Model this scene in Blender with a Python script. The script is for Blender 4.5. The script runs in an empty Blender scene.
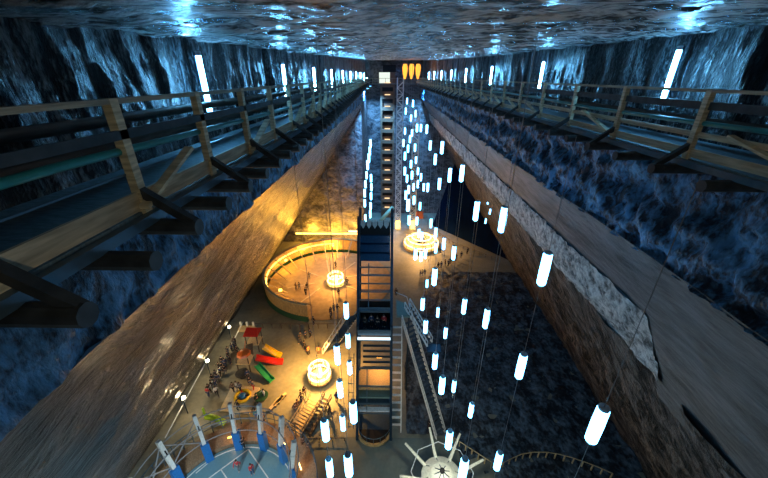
import bpy, bmesh, math, random
from mathutils import Vector, Matrix, noise
random.seed(7)
sc = bpy.context.scene
H = 36.0                      # the balcony camera stands 36 m above the mine floor
# ------------------------------------------------------------------ camera, world, exposure
F = 336.0; TILT = math.radians(25.8); YAW = math.atan(6/373.0)
cam = bpy.data.objects.new('camera', bpy.data.cameras.new('camera'))
sc.collection.objects.link(cam); sc.camera = cam
cam.data.sensor_width = 36; cam.data.sensor_fit = 'HORIZONTAL'; cam.data.lens = 36*F/768
cam.data.clip_start = .05; cam.data.clip_end = 400
cam.location = (0, 0, H); cam.rotation_euler = (math.radians(90)-TILT, 0, YAW)
w = bpy.data.worlds.new('mine_air'); sc.world = w; w.use_nodes = True
w.node_tree.nodes['Background'].inputs[0].default_value = (.10, .30, .62, 1)
w.node_tree.nodes['Background'].inputs[1].default_value = .04
sc.view_settings.view_transform = 'Standard'; sc.view_settings.look = 'None'
sc.view_settings.gamma = 1; sc.view_settings.use_curve_mapping = False
sc.view_settings.exposure = 0.0
COOL = (.14, .54, 1); WARM = (1, .47, .10); WARMW = (1, .72, .35)
HANG_S = 13; TUBE_S = 105

# ------------------------------------------------------------------ measuring helpers
ct, st = math.cos(TILT), math.sin(TILT); cy, sy = math.cos(YAW), math.sin(YAW)
def ray(x, y):
    u = x-384; v = y-239; b = F*ct-v*st; c = -F*st-v*ct
    return Vector((u*cy-b*sy, u*sy+b*cy, c))
def fl(x, y, h=0):            # the spot of the mine floor (height h) seen at a pixel
    r = ray(x, y); k = (H-h)/-r.z; return Vector((r.x*k, r.y*k, h))
def atX(x, y, X):
    r = ray(x, y); k = X/r.x; return Vector((X, r.y*k, H+r.z*k))
def atY(x, y, Y):
    r = ray(x, y); k = Y/r.y; return Vector((r.x*k, Y, H+r.z*k))
def rel(X, Y, Z): return Vector((X, Y, H+Z))

# ------------------------------------------------------------------ materials
def mat(name, col, rough=.6, metal=0, spec=.5, noise_amt=.25, scale=6, bump=.15, emit=None, es=0):
    m = bpy.data.materials.new(name); m.use_nodes = True; nt = m.node_tree; b = nt.nodes['Principled BSDF']
    b.inputs['Roughness'].default_value = rough; b.inputs['Metallic'].default_value = metal
    b.inputs['Specular IOR Level'].default_value = spec
    tc = nt.nodes.new('ShaderNodeTexCoord'); n = nt.nodes.new('ShaderNodeTexNoise')
    n.inputs['Scale'].default_value = scale; n.inputs['Detail'].default_value = 5
    nt.links.new(tc.outputs['Object'], n.inputs['Vector'])
    r = nt.nodes.new('ShaderNodeValToRGB'); nt.links.new(n.outputs['Fac'], r.inputs[0])
    k = 1-noise_amt
    r.color_ramp.elements[0].position = .3; r.color_ramp.elements[1].position = .7
    r.color_ramp.elements[0].color = (col[0]*k, col[1]*k, col[2]*k, 1); r.color_ramp.elements[1].color = (*col, 1)
    nt.links.new(r.outputs[0], b.inputs['Base Color'])
    if bump:
        bp = nt.nodes.new('ShaderNodeBump'); bp.inputs['Strength'].default_value = bump; bp.inputs['Distance'].default_value = .02
        nt.links.new(n.outputs['Fac'], bp.inputs['Height']); nt.links.new(bp.outputs[0], b.inputs['Normal'])
    if emit:
        b.inputs['Emission Color'].default_value = (*emit, 1); b.inputs['Emission Strength'].default_value = es
    return m
def wood(name, col, dark=.45, axis_scale=(1.5, 1.5, 14), rough=.65):
    m = bpy.data.materials.new(name); m.use_nodes = True; nt = m.node_tree; b = nt.nodes['Principled BSDF']
    tc = nt.nodes.new('ShaderNodeTexCoord'); mp = nt.nodes.new('ShaderNodeMapping'); mp.inputs['Scale'].default_value = axis_scale
    n = nt.nodes.new('ShaderNodeTexNoise'); n.inputs['Scale'].default_value = 2; n.inputs['Detail'].default_value = 8
    r = nt.nodes.new('ShaderNodeValToRGB'); r.color_ramp.elements[0].position = .35; r.color_ramp.elements[1].position = .68
    r.color_ramp.elements[0].color = (col[0]*dark, col[1]*dark, col[2]*dark, 1); r.color_ramp.elements[1].color = (*col, 1)
    nt.links.new(tc.outputs['Object'], mp.inputs[0]); nt.links.new(mp.outputs[0], n.inputs['Vector'])
    nt.links.new(n.outputs['Fac'], r.inputs[0]); nt.links.new(r.outputs[0], b.inputs['Base Color'])
    bp = nt.nodes.new('ShaderNodeBump'); bp.inputs['Strength'].default_value = .3; bp.inputs['Distance'].default_value = .01
    nt.links.new(n.outputs['Fac'], bp.inputs['Height']); nt.links.new(bp.outputs[0], b.inputs['Normal'])
    b.inputs['Roughness'].default_value = rough
    return m
def rock(name, dark, light, sc1, sc2, rough=.45, bump=.6, dist=.3, vor=0, ramp=(.35, .7), spec=.5, warp=0, rot=(0, 0, 0), sc3=None, patch=None):
    """salt rock: stretched noise for the chisel streaks, finer noise or cells for the crystals"""
    m = bpy.data.materials.new(name); m.use_nodes = True; nt = m.node_tree; b = nt.nodes['Principled BSDF']; L = nt.links.new
    tc = nt.nodes.new('ShaderNodeTexCoord'); src = tc.outputs['Object']
    if warp:
        wn = nt.nodes.new('ShaderNodeTexNoise'); wn.inputs['Scale'].default_value = .12; wn.inputs['Detail'].default_value = 3
        L(src, wn.inputs['Vector']); va = nt.nodes.new('ShaderNodeVectorMath'); va.operation = 'MULTIPLY_ADD'
        L(wn.outputs['Color'], va.inputs[0]); va.inputs[1].default_value = (warp, warp, warp); L(src, va.inputs[2]); src = va.outputs[0]
    def tex(s, kind='n', detail=8, rough_=.6):
        mp = nt.nodes.new('ShaderNodeMapping'); mp.inputs['Scale'].default_value = s; mp.inputs['Rotation'].default_value = rot; L(src, mp.inputs[0])
        if kind == 'n':
            n = nt.nodes.new('ShaderNodeTexNoise'); n.inputs['Scale'].default_value = 1; n.inputs['Detail'].default_value = detail
            n.inputs['Roughness'].default_value = rough_; L(mp.outputs[0], n.inputs['Vector']); return n.outputs['Fac']
        n = nt.nodes.new('ShaderNodeTexVoronoi'); n.inputs['Scale'].default_value = 1; L(mp.outputs[0], n.inputs['Vector']); return n.outputs['Distance']
    a = tex(sc1); c = tex(sc2, 'v' if vor else 'n')
    mx = nt.nodes.new('ShaderNodeMath'); mx.operation = 'MULTIPLY_ADD'; mx.inputs[1].default_value = .45 if vor else .5; L(c, mx.inputs[0])
    m2 = nt.nodes.new('ShaderNodeMath'); m2.operation = 'MULTIPLY'; m2.inputs[1].default_value = .6; L(a, m2.inputs[0]); L(m2.outputs[0], mx.inputs[2])
    h = mx.outputs[0]
    r = nt.nodes.new('ShaderNodeValToRGB'); L(h, r.inputs[0])
    r.color_ramp.elements[0].position = ramp[0]; r.color_ramp.elements[1].position = ramp[1]
    r.color_ramp.elements[0].color = (*dark, 1); r.color_ramp.elements[1].color = (*light, 1)
    col = r.outputs[0]
    if patch:
        pn = tex(patch[1], detail=3); pr = nt.nodes.new('ShaderNodeValToRGB'); L(pn, pr.inputs[0])
        pr.color_ramp.elements[0].position = patch[2]; pr.color_ramp.elements[1].position = patch[2]+.12
        mc = nt.nodes.new('ShaderNodeMixRGB'); L(pr.outputs[0], mc.inputs[0]); L(col, mc.inputs[1]); mc.inputs[2].default_value = (*patch[0], 1); col = mc.outputs[0]
    L(col, b.inputs['Base Color'])
    bp = nt.nodes.new('ShaderNodeBump'); bp.inputs['Strength'].default_value = bump; bp.inputs['Distance'].default_value = dist
    L(h, bp.inputs['Height']); L(bp.outputs[0], b.inputs['Normal'])
    b.inputs['Roughness'].default_value = rough; b.inputs['Specular IOR Level'].default_value = spec
    return m
def glow(name, col, s):
    m = bpy.data.materials.new(name); m.use_nodes = True; nt = m.node_tree; nt.nodes.clear()
    o = nt.nodes.new('ShaderNodeOutputMaterial'); e = nt.nodes.new('ShaderNodeEmission')
    e.inputs[0].default_value = (*col, 1); e.inputs[1].default_value = s; nt.links.new(e.outputs[0], o.inputs[0]); return m

M = {}
M['ceiling'] = rock('wet_salt_ceiling', (.006, .007, .009), (.80, .76, .74), (1.2, 3.0, 1), (4, 10, 3), rough=.2, bump=1, dist=.5, ramp=(.49, .61), warp=2, spec=.8, patch=((.35, .16, .05), (.25, .3, .3), .67))
M['upper'] = rock('chiselled_blue_salt', (.001, .003, .006), (.26, .31, .34), (2.4, 4.2, .22), (16, 18, 8), rough=.32, bump=1, dist=.40, ramp=(.54, .66), rot=(.22, 0, 0), spec=.4, patch=((.002, .006, .012), (.25, .45, .5), .57))
M['crag'] = rock('craggy_blue_salt', (.001, .008, .028), (.12, .36, .66), (1.6, 1.8, 1.0), (7, 7, 3.5), rough=.42, bump=1, dist=.35, ramp=(.49, .64))
M['left'] = rock('streaked_brown_salt', (.005, .005, .006), (.165, .16, .155), (1.3, .30, .7), (6, 1.2, 3.0), rough=.30, bump=1, dist=1.8, ramp=(.52, .64), warp=7, patch=((.012, .012, .014), (.35, .06, .25), .50))
M['band'] = rock('smooth_grey_brown_salt', (.02, .02, .022), (.15, .14, .145), (.9, .3, .9), (4, 1, 4), rough=.5, bump=.8, dist=.3, ramp=(.45, .66))
M['lip'] = rock('bumpy_pale_salt_crust', (.07, .068, .068), (.72, .68, .65), (1.2, 1.2, 1.2), (4, 4, 4), rough=.5, bump=1, dist=.5, ramp=(.45, .62))
M['right'] = rock('banded_brown_salt', (.005, .005, .005), (.20, .165, .145), (.4, .9, .4), (1.2, 3, 1.2), rough=.42, bump=1, dist=1.2, ramp=(.50, .64), warp=4)
M['end'] = rock('streaked_end_wall_salt', (.02, .022, .03), (.17, .165, .18), (.5, .5, .9), (1.5, 1.5, 3), rough=.5, bump=.8, dist=.5, ramp=(.47, .64), warp=4, rot=(0, .5, 0))
M['slick'] = rock('dark_slick_salt', (.0005, .003, .012), (.001, .009, .034), (.3, .3, .12), (1, 1, .6), rough=.8, spec=.03, bump=.4, dist=.2)  # near-black colour stands in for the darkness of the recess
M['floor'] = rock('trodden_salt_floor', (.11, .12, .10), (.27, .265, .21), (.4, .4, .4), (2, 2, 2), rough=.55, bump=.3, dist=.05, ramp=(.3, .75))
M['dark_floor'] = rock('dark_rough_salt_floor', (.004, .008, .014), (.14, .20, .26), (.6, .45, .5), (2.6, 2.0, 2), rough=.5, bump=1, dist=.4, ramp=(.50, .70))  # rough salt; the dimness of the right side is put into its colour
M['plaza'] = rock('grey_paved_plaza', (.10, .12, .11), (.16, .18, .16), (.3, .3, .3), (3, 3, 3), rough=.5, bump=.2, dist=.02)
M['post'] = wood('pale_weathered_timber', (.80, .68, .45), .5)
M['rail'] = wood('grey_brown_timber', (.50, .43, .31), .5, (14, 1, 14))
M['toe'] = wood('toe_board_timber', (.74, .60, .40), .5, (14, .8, 8))
M['deck'] = wood('bluish_worn_planks', (.17, .25, .29), .5, (3, 9, 3))
M['darkwood'] = wood('blackened_timber', (.045, .05, .055), .4, (3, 3, 3), .6)
M['logs'] = wood('dark_brown_round_timber', (.13, .10, .08), .4, (8, 1, 8))
M['teal'] = mat('teal_painted_pipe', (.02, .26, .26), .35, .0, .6)
M['steel'] = mat('dark_blue_steel', (.025, .06, .10), .4, .6, .5)
M['steel2'] = mat('blue_grey_steel', (.10, .17, .23), .4, .5, .5)
M['grey_tube'] = mat('grey_painted_tube', (.30, .31, .33), .5)
M['pale_steel'] = mat('pale_galvanised_steel', (.72, .80, .86), .4, .0)
M['white'] = mat('white_paint', (.75, .76, .74), .5)
M['cable'] = mat('grey_wire_rope', (.30, .30, .30), .4, .5)
M['chrome'] = mat('silver_cap', (.6, .68, .75), .4, .0)
M['lamp'] = glow('cool_lamp_glow', COOL, HANG_S)
M['tube'] = glow('cool_tube_glow', (.15, .54, 1), TUBE_S)
M['warmlamp'] = glow('warm_lamp_glow', (1, .66, .26), 5)
M['ledwarm'] = glow('amber_lamp_glow', (1, .50, .08), 7)
M['torch'] = glow('torch_glow', (1, .36, .04), 2.2)
M['landing'] = glow('landing_lamp_glow', (1, .66, .34), 1.6)
M['palewin'] = glow('pale_lit_window', (.75, .85, .75), 1.2)
M['floodface'] = glow('floodlight_face', (1, .82, .5), 25)
M['palisade'] = wood('honey_timber', (.62, .42, .18), .6, (6, 6, 1))
M['beam_wood'] = wood('pale_pine_beam', (.72, .55, .30), .6, (4, 4, 4))
M['concrete'] = mat('brown_concrete', (.20, .12, .08), .7)
M['black'] = mat('black_opening', (.006, .006, .008), .8)
M['green'] = mat('dark_green_skirt', (.02, .09, .05), .5)
M['court'] = mat('blue_sports_floor', (.14, .30, .38), .35, noise_amt=.12)
M['line'] = mat('white_court_line', (.75, .8, .8), .5)
M['bluepad'] = mat('blue_padding', (.02, .17, .50), .45)
M['canopy'] = mat('white_canvas', (.8, .78, .68), .6)
M['red'] = mat('red_plastic', (.62, .03, .02), .3); M['yellow'] = mat('yellow_plastic', (.85, .55, .02), .3)
M['slide_green'] = mat('green_plastic', (.02, .28, .12), .3); M['orange'] = mat('orange_plastic', (.85, .18, .03), .35)
M['cream'] = mat('cream_mat', (.62, .54, .38), .6); M['lime'] = mat('lime_plastic', (.55, .80, .05), .4)
M['tread'] = mat('dark_stair_tread', (.05, .08, .11), .5, .3)
M['cabin_glass'] = mat('tinted_blue_roof', (.02, .10, .22), .15, .3, .8)
M['skin'] = mat('skin', (.55, .34, .25), .5); M['hair'] = mat('dark_hair', (.03, .02, .015), .6)
M['amberboard'] = wood('amber_bench_boards', (.30, .20, .12), .6, (4, 4, 1))
M['puck'] = mat('red_cushion', (.45, .03, .04), .6)

# ------------------------------------------------------------------ mesh helpers
class MB:
    def __init__(s): s.v = []; s.f = []; s.m = []; s.cur = 0
    def add(s, vs, fs):
        o = len(s.v); s.v += [tuple(v) for v in vs]
        for f in fs: s.f.append(tuple(i+o for i in f)); s.m.append(s.cur)
        return s
    def box(s, a, b):
        (x0, y0, z0), (x1, y1, z1) = a, b
        return s.add([(x0,y0,z0),(x1,y0,z0),(x1,y1,z0),(x0,y1,z0),(x0,y0,z1),(x1,y0,z1),(x1,y1,z1),(x0,y1,z1)],
                     [(3,2,1,0),(4,5,6,7),(0,1,5,4),(1,2,6,5),(2,3,7,6),(3,0,4,7)])
    def bar(s, p, q, w, h=None, up=(0, 0, 1)):
        p = Vector(p); q = Vector(q); h = h or w; d = (q-p).normalized(); up = Vector(up)
        x = d.cross(up)
        if x.length < 1e-3: x = d.cross(Vector((0, 1, 0)))
        x.normalize(); y = x.cross(d).normalized(); x *= w/2; y *= h/2
        vs = [e+i*x+j*y for e in (p, q) for i, j in ((-1,-1),(1,-1),(1,1),(-1,1))]
        return s.add(vs, [(0,1,2,3),(7,6,5,4),(0,4,5,1),(1,5,6,2),(2,6,7,3),(3,7,4,0)])
    def tube(s, pts, r, n=8, closed=False, r2=None):
        pts = [Vector(p) for p in pts]; N = len(pts); vs = []; fs = []; px = None
        for i, p in enumerate(pts):
            a = pts[(i-1) % N] if (i or closed) else p; b = pts[(i+1) % N] if (i < N-1 or closed) else p
            d = (b-a).normalized()
            x = px - d*px.dot(d) if px is not None else d.orthogonal()
            x.normalize(); px = x; y = d.cross(x)
            rr = r if r2 is None else r+(r2-r)*i/max(1, N-1)
            for k in range(n):
                t = 2*math.pi*k/n; vs.append(p+x*math.cos(t)*rr+y*math.sin(t)*rr)
        for i in range(N if closed else N-1):
            for k in range(n):
                a = i*n+k; b = i*n+(k+1) % n; c = ((i+1) % N)*n+(k+1) % n; d = ((i+1) % N)*n+k; fs.append((a, b, c, d))
        if not closed: fs.append(tuple(reversed(range(n)))); fs.append(tuple((N-1)*n+k for k in range(n)))
        return s.add(vs, fs)
    def lathe(s, prof, c=(0, 0, 0), n=16, a0=0, a1=2*math.pi, caps=True):
        full = abs(a1-a0-2*math.pi) < 1e-6; m = n if full else n+1; vs = []; fs = []
        for k in range(m):
            t = a0+(a1-a0)*k/n
            for r, z in prof: vs.append((c[0]+r*math.cos(t), c[1]+r*math.sin(t), c[2]+z))
        P = len(prof)
        for k in range(n):
            k2 = (k+1) % m
            for j in range(P-1): fs.append((k*P+j, k2*P+j, k2*P+j+1, k*P+j+1))
        if full and caps:
            for j in (0, P-1):
                if prof[j][0] > 1e-4: fs.append(tuple(k*P+j for k in (reversed(range(n)) if j == 0 else range(n))))
        if not full: fs.append(tuple(range(P))); fs.append(tuple((m-1)*P+j for j in reversed(range(P))))
        return s.add(vs, fs)
    def prism(s, poly, z0, z1):
        n = len(poly); vs = [(p[0], p[1], z0) for p in poly]+[(p[0], p[1], z1) for p in poly]
        return s.add(vs, [tuple(reversed(range(n))), tuple(range(n, 2*n))]+[(i, (i+1) % n, n+(i+1) % n, n+i) for i in range(n)])
    def build(s, name, m, parent=None, smooth=False, origin=None):
        me = bpy.data.meshes.new(name)
        vs = s.v
        if origin is not None:
            o_ = Vector(origin); vs = [Vector(v)-o_ for v in vs]
        me.from_pydata([tuple(v) for v in vs], [], s.f); me.update()
        for k in (m if isinstance(m, (list, tuple)) else [m]): me.materials.append(k)
        if isinstance(m, (list, tuple)): me.polygons.foreach_set('material_index', s.m)
        if smooth: me.polygons.foreach_set('use_smooth', [True]*len(me.polygons))
        o = bpy.data.objects.new(name, me); sc.collection.objects.link(o)
        if origin is not None: o.location = origin
        if parent: o.parent = parent
        return o
def tag(o, label=None, cat=None, group=None, kind=None):
    if label: o['label'] = label
    if cat: o['category'] = cat
    if group: o['group'] = group
    if kind: o['kind'] = kind
    return o
def thing(name, label, cat, loc=(0, 0, 0), rz=0, group=None):
    o = bpy.data.objects.new(name, None); sc.collection.objects.link(o); o.location = loc; o.rotation_euler = (0, 0, rz)
    o.empty_display_size = .2
    return tag(o, label, cat, group)
def struct(name, mb, m, **k):
    return tag(mb.build(name, m, **k), kind='structure')
def copy_tree(o, parent=None):
    c = o.copy(); sc.collection.objects.link(c); c.parent = parent
    for ch in list(o.children): copy_tree(ch, c)
    return c

# ------------------------------------------------------------------ the chamber
def ceil_z(X, Y):
    zl = .5+.033*Y; zr = .84+.018*Y+.00014*Y*Y; t = min(1, max(0, (X+4.8)/12.8)); return zl*(1-t)+zr*t
def fb(v, s, o=4): return noise.fractal(Vector(v)*s, 1.0, 2.0, o)
def sheet(rows, disp):
    """rows: list of lists of points (rel coords); disp(p) -> Vector offset"""
    mb = MB(); n = len(rows[0]); vs = []
    for r in rows:
        for p in r: vs.append(p+disp(p))
    fs = []
    for i in range(len(rows)-1):
        for j in range(n-1): a = i*n+j; fs.append((a, a+1, a+n+1, a+n))
    mb.add(vs, fs); return mb
def Ys(y0, y1, d0, g):
    out = [y0]; d = d0
    while out[-1] < y1: out.append(out[-1]+d); d = min(d*g, 1.2)
    out[-1] = y1; return out
def lerp(a, b, t): return a+(b-a)*t
def lin(a, b, n): return [lerp(a, b, i/n) for i in range(n+1)]

# ceiling
rows = [[rel(x, y, ceil_z(x, y)) for x in lin(-9, 17, 240)] for y in Ys(1, 93, .12, 1.012)]
def dc(p):
    a = min(1, .6+p.y/25)
    q = Vector((p.x*.7+.8*fb((p.x, p.y, 9), .5, 2), p.y*1.1, 0))
    return Vector((0, 0, a*(.08*fb(q, .9, 3)-.07*abs(fb(q, 1.6, 3))+.03*fb(q, 4.5, 2))))
struct('ceiling', sheet(rows, dc), M['ceiling'], smooth=True)
# upper walls behind the walkways, down to the first edge
def dl(p):
    d = -1.4-(p.z-H); low = min(1, max(0, d/.8))
    up_ = 1-min(1, max(0, d))
    return Vector((.05*fb((p.x, p.y*1.8, p.z*.3), 1.6, 4)+up_*.16*(abs(fb((3, p.y+p.z*.22, p.z*.10), 1.5, 4))-.2)+low*.16*fb((p.x, p.y*1.2, p.z), 1.3, 4), 0, 0))
rows = [[rel(-4.8, y, z) for z in lin(ceil_z(-4.8, y)+.15, -2.0, 18)+lin(-2.0, -4.0, 22)[1:]] for y in Ys(0, 73, .07, 1.004)]
struct('wall_left_upper', sheet([r[:19] for r in rows], dl), M['upper'], smooth=True)
struct('wall_left_middle', sheet([r[18:] for r in rows], dl), M['crag'], smooth=True)
def dr(p):
    d = -1.6-(p.z-H); low = min(1, max(0, d/.8))
    led = low*.22*(abs(math.sin(p.z*2.1+.6*fb((0, p.y, 0), .15)))-.5)
    up_ = 1-min(1, max(0, d))
    return Vector((-.06*fb((p.x, p.y*1.8, p.z*.3), 1.5, 4)-up_*.18*(abs(fb((5, p.y-p.z*.1, p.z*.10), 1.3, 4))-.2)-low*.26*fb((p.x+9, p.y*1.3, p.z*1.2), 1.4, 5)-led, 0, 0))
rows = [[rel(8.0, y, z) for z in lin(ceil_z(8, y)+.15, -2.0, 20)]+[rel(lerp(8.0, 7.8, t), y, lerp(-2.0, -4.9, t)) for t in lin(0, 1, 34)[1:]] for y in Ys(0, 93, .08, 1.004)]
struct('wall_right_upper', sheet([r[:21] for r in rows], dr), M['upper'], smooth=True)
struct('wall_right_middle', sheet([r[20:] for r in rows], dr), M['crag'], smooth=True)
# long sloping walls
def seg(a, b, n, y0, y1, disp, skip0=0):
    return sheet([[rel(lerp(a[0], b[0], t), y, lerp(a[1], b[1], t)) for t in lin(0, 1, n)] for y in Ys(y0, y1, .3, 1.012)], disp)
def dll(p):
    t = min(1, max(0, (H-p.z-4)/6)); return Vector((t*.35*fb((p.x*.3, p.y, p.z*.4), .28, 4), 0, t*.1*fb((p.x, p.y, p.z), .9, 3)))
struct('wall_left', seg((-4.8, -4.0), (-26, -36.3), 70, -4, 73, dll), M['left'], smooth=True)
def dsm(p): return Vector((-.10*fb(p, .5, 4), 0, 0))
struct('wall_right', seg((7.7, -4.8), (10.0, -8.3), 20, -4, 90, dsm), M['band'], smooth=True)
def lipz(y): return .30+.5*min(1, max(0, (y-10)/6))
rows = []
for y in Ys(10.5, 90, .2, 1.01):
    k = min(1, max(0, (y-10.5)/6)); r = []
    for t in lin(0, 1, 22):
        b = k*.45*math.sin(math.pi*min(1, t*1.05)); r.append(rel(lerp(9.9, 9.9+1.9, t)-b, y, lerp(-8.25, -11.9, t)-b*.2))
    rows.append(r)
struct('trim_1', sheet(rows, lambda p: Vector((-.22*abs(fb(p, 1.1, 4)), 0, .12*fb(p, 1.5, 3)))), M['lip'], smooth=True)
struct('wall_right_near', seg((10.0, -8.3), (12.5, -13.3), 16, -4, 11, dsm), M['band'], smooth=True)
def dlr(p): return Vector((-.5*fb((p.x*.3, p.y, p.z*.3), .3, 4)-.12*fb(p, 1.2, 3), 0, 0))
struct('wall_right_lower', seg((11.75, -11.8), (26.2, -36.3), 60, -4, 90, dlr), M['right'], smooth=True)
# end walls
def grid(p00, p10, p01, p11, nu, nv, disp):
    return sheet([[p00.lerp(p10, u).lerp(p01.lerp(p11, u), v) for u in lin(0, 1, nu)] for v in lin(0, 1, nv)], disp)
dend = lambda p: Vector((0, -.35*fb(p, .25, 4), 0))
struct('wall_end_left', grid(rel(-5.9, 72.6, -3), rel(-5.9, 72.6, -36.2), rel(-4.5, 72.6, -3), rel(-28, 72.6, -36.2), 60, 50, dend), M['end'], smooth=True)
struct('wall_recess_left', MB().box(rel(-7.2, 72.3, -36.2), rel(-5.8, 92, -2.2)), M['end'])
struct('wall_end', grid(rel(-6.5, 92, -36.2), rel(20, 92, -36.2), rel(-6.5, 92, 4), rel(20, 92, 4), 50, 80, dend), M['end'], smooth=True)
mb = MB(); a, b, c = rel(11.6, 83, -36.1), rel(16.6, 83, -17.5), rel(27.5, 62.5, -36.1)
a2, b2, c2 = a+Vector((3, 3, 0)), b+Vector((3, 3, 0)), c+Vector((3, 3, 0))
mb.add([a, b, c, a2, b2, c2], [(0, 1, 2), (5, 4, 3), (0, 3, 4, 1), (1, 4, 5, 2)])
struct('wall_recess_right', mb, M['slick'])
# floor, with rough ground on the right coloured dark for the fading light and the paved plaza in front
struct('floor', MB().box((-40, -6, -.5), (40, 95, 0)), M['floor'])
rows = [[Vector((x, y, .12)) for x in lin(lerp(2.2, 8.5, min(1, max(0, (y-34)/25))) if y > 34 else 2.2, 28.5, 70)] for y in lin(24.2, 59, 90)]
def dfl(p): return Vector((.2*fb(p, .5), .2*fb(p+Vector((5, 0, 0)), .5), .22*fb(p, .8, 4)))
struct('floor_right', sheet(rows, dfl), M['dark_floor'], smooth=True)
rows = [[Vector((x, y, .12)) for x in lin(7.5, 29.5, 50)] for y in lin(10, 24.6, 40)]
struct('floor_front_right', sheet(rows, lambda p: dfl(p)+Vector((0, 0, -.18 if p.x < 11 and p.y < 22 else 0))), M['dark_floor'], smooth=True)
struct('floor_front', MB().box((-11.3, 8, 0), (7.3, 23.9, .06)), M['plaza'])

# ------------------------------------------------------------------ walkways
def xl(Y): return -3.0 if Y < 14 else -3.0-2.2*(Y-14)/70
def path(Xf, y0, y1, dx, z, step=4.0):
    ys = [y0]
    while ys[-1] < y1: ys.append(min(y1, ys[-1]+step))
    return [rel(Xf(y)+dx, y, z) for y in ys]
def walkway(side, Xf, first, spacing, wallX, label, y1):
    s = side                                             # -1 left, +1 right (outward = away from the trench)
    T = thing('wooden_walkway', label, 'walkway', group=None)
    mb = MB(); pts = path(Xf, -1, y1, 0, -1.48)
    for a, b in zip(pts, pts[1:]):
        wx = wallX+s*.0
        mb.add([a, b, Vector((wx, b.y, b.z)), Vector((wx, a.y, a.z)), a-Vector((0,0,.06)), b-Vector((0,0,.06)), Vector((wx, b.y, b.z-.06)), Vector((wx, a.y, a.z-.06))],
               [(0,1,2,3),(7,6,5,4),(0,4,5,1),(1,5,6,2),(2,6,7,3),(3,7,4,0)])
    mb.build('deck', M['deck'], T)
    def run(name, m, dx, z, w_, h_, extra=None):
        mb = MB(); p = path(Xf, -1, y1, dx, z)
        for a, b in zip(p, p[1:]): mb.bar(a, b, w_, h_)
        return mb.build(name, m, T)
    run('top_rail', M['rail'], 0, -.24, .09, .055)
    if s < 0:
        run('upper_rail', M['darkwood'], .03, -.58, .04, .10)
        run('wire_rail', M['steel2'], -.05, -1.02, .02, .02)
    else:
        run('upper_rail', M['darkwood'], .03, -.50, .05, .14)
        run('lower_rail', M['toe'], -.08+.1, -1.02, .04, .10)
    run('toe_board', M['toe'], 0, -1.34 if s < 0 else -1.36, .04, .22 if s < 0 else .16)
    run('edge_beam', M['steel2'], -s*.10, -1.55, .10, .12)
    mb = MB(); p = path(Xf, -1, y1, s*.04, -.80)
    p = [q+Vector((0, 0, .05*math.sin(i*1.7))) for i, q in enumerate(p)]
    mb.tube(p, .045, 8); mb.build('pipe_rail', M['teal'], T, smooth=True)
    # round timbers on the wall side
    for z, r in ((-.62, .085), (-.98, .10)):
        mb = MB(); mb.tube([Vector((wallX-s*.35, q.y, H+z)) for q in path(Xf, -1, y1, 0, 0)], r, 8); mb.build('wall_log', M['logs'], T, smooth=True)
    y = first-spacing*2; i = 0
    while y < y1-1:
        X = Xf(y)
        if y > .5:
            MB().bar(rel(X, y, -1.75), rel(X, y, -.21), .10, .12, (0, 1, 0)).build('post', M['post'], T)
            if i % 2 == (0 if s < 0 else 1) or y > 12:
                MB().bar(rel(X-s*.09, y-.12, -1.40), rel(Xf(y+spacing*.75)-s*.09, y+(1.1 if s < 0 else 1.65), -.93), .045, .12, (1, 0, 0)).build('plank_brace', M['post'], T)
            MB().bar(rel(X, y, -1.22), rel(X-s*.58, y+.02, -1.66), .10, .10, (0, 1, 0)).build('outrigger_brace', M['darkwood'], T)
        for yy in (y, y+spacing/2):
            if yy > .3:
                mb = MB(); mb.tube([rel(wallX, yy, -1.70), rel(Xf(yy)-s*.62, yy, -1.70)], .105, 10); mb.build('cross_beam', M['darkwood'], T, smooth=False)
        y += spacing; i += 1
    return T
walkway(-1, xl, 3.83, 1.73, -4.75, 'long timber walkway with pale posts clinging to the left salt wall', 84)
walkway(1, lambda y: 6.0, 6.94, 2.47, 7.95, 'long timber walkway with brown posts clinging to the right salt wall', 84)
T = thing('wooden_footbridge', 'far footbridge joining both walkways at the end wall', 'footbridge')
MB().box(rel(-7.5, 84, -1.6), rel(8, 85.4, -1.45)).build('deck', M['deck'], T)
MB().bar(rel(-7, 84, -.35), rel(8, 84, -.35), .08).build('top_rail', M['rail'], T)
for k in range(11): MB().bar(rel(-6.8+k*1.45, 84, -1.5), rel(-6.8+k*1.45, 84, -.35), .08).build('post', M['rail'], T)

for k, (x, y) in enumerate(((-4.5, 84.2), (7.0, 84.2), (-4.1, 67))):  # added cool fill lights that brighten the far end walls
    FL = thing('bridge_floodlight', ['left of two cool floodlights under the far footbridge', 'right of two cool floodlights under the far footbridge', 'cool floodlight under the far end of the left walkway'][k], 'floodlight', rel(x, y, -1.85), group='floodlights under the far footbridge')
    MB().box((-.3, -.2, -.1), (.3, .2, .25)).build('housing', M['steel'], FL); MB().box((-.25, -.15, -.14), (.25, .15, -.1)).build('lens', M['lamp'], FL)
    li = bpy.data.lights.new('bridge_flood', 'SPOT'); li.energy = 30000; li.color = (.15, .5, 1); li.spot_size = 1.9; li.spot_blend = .8; li.shadow_soft_size = .3
    lo = bpy.data.objects.new('bridge_flood', li); sc.collection.objects.link(lo); lo.parent = FL; lo.location = (0, 0, -.3); lo.rotation_euler = (math.radians(18), math.radians(34) if k == 2 else 0, 0)
    if k == 2: li.energy = 45000
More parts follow.
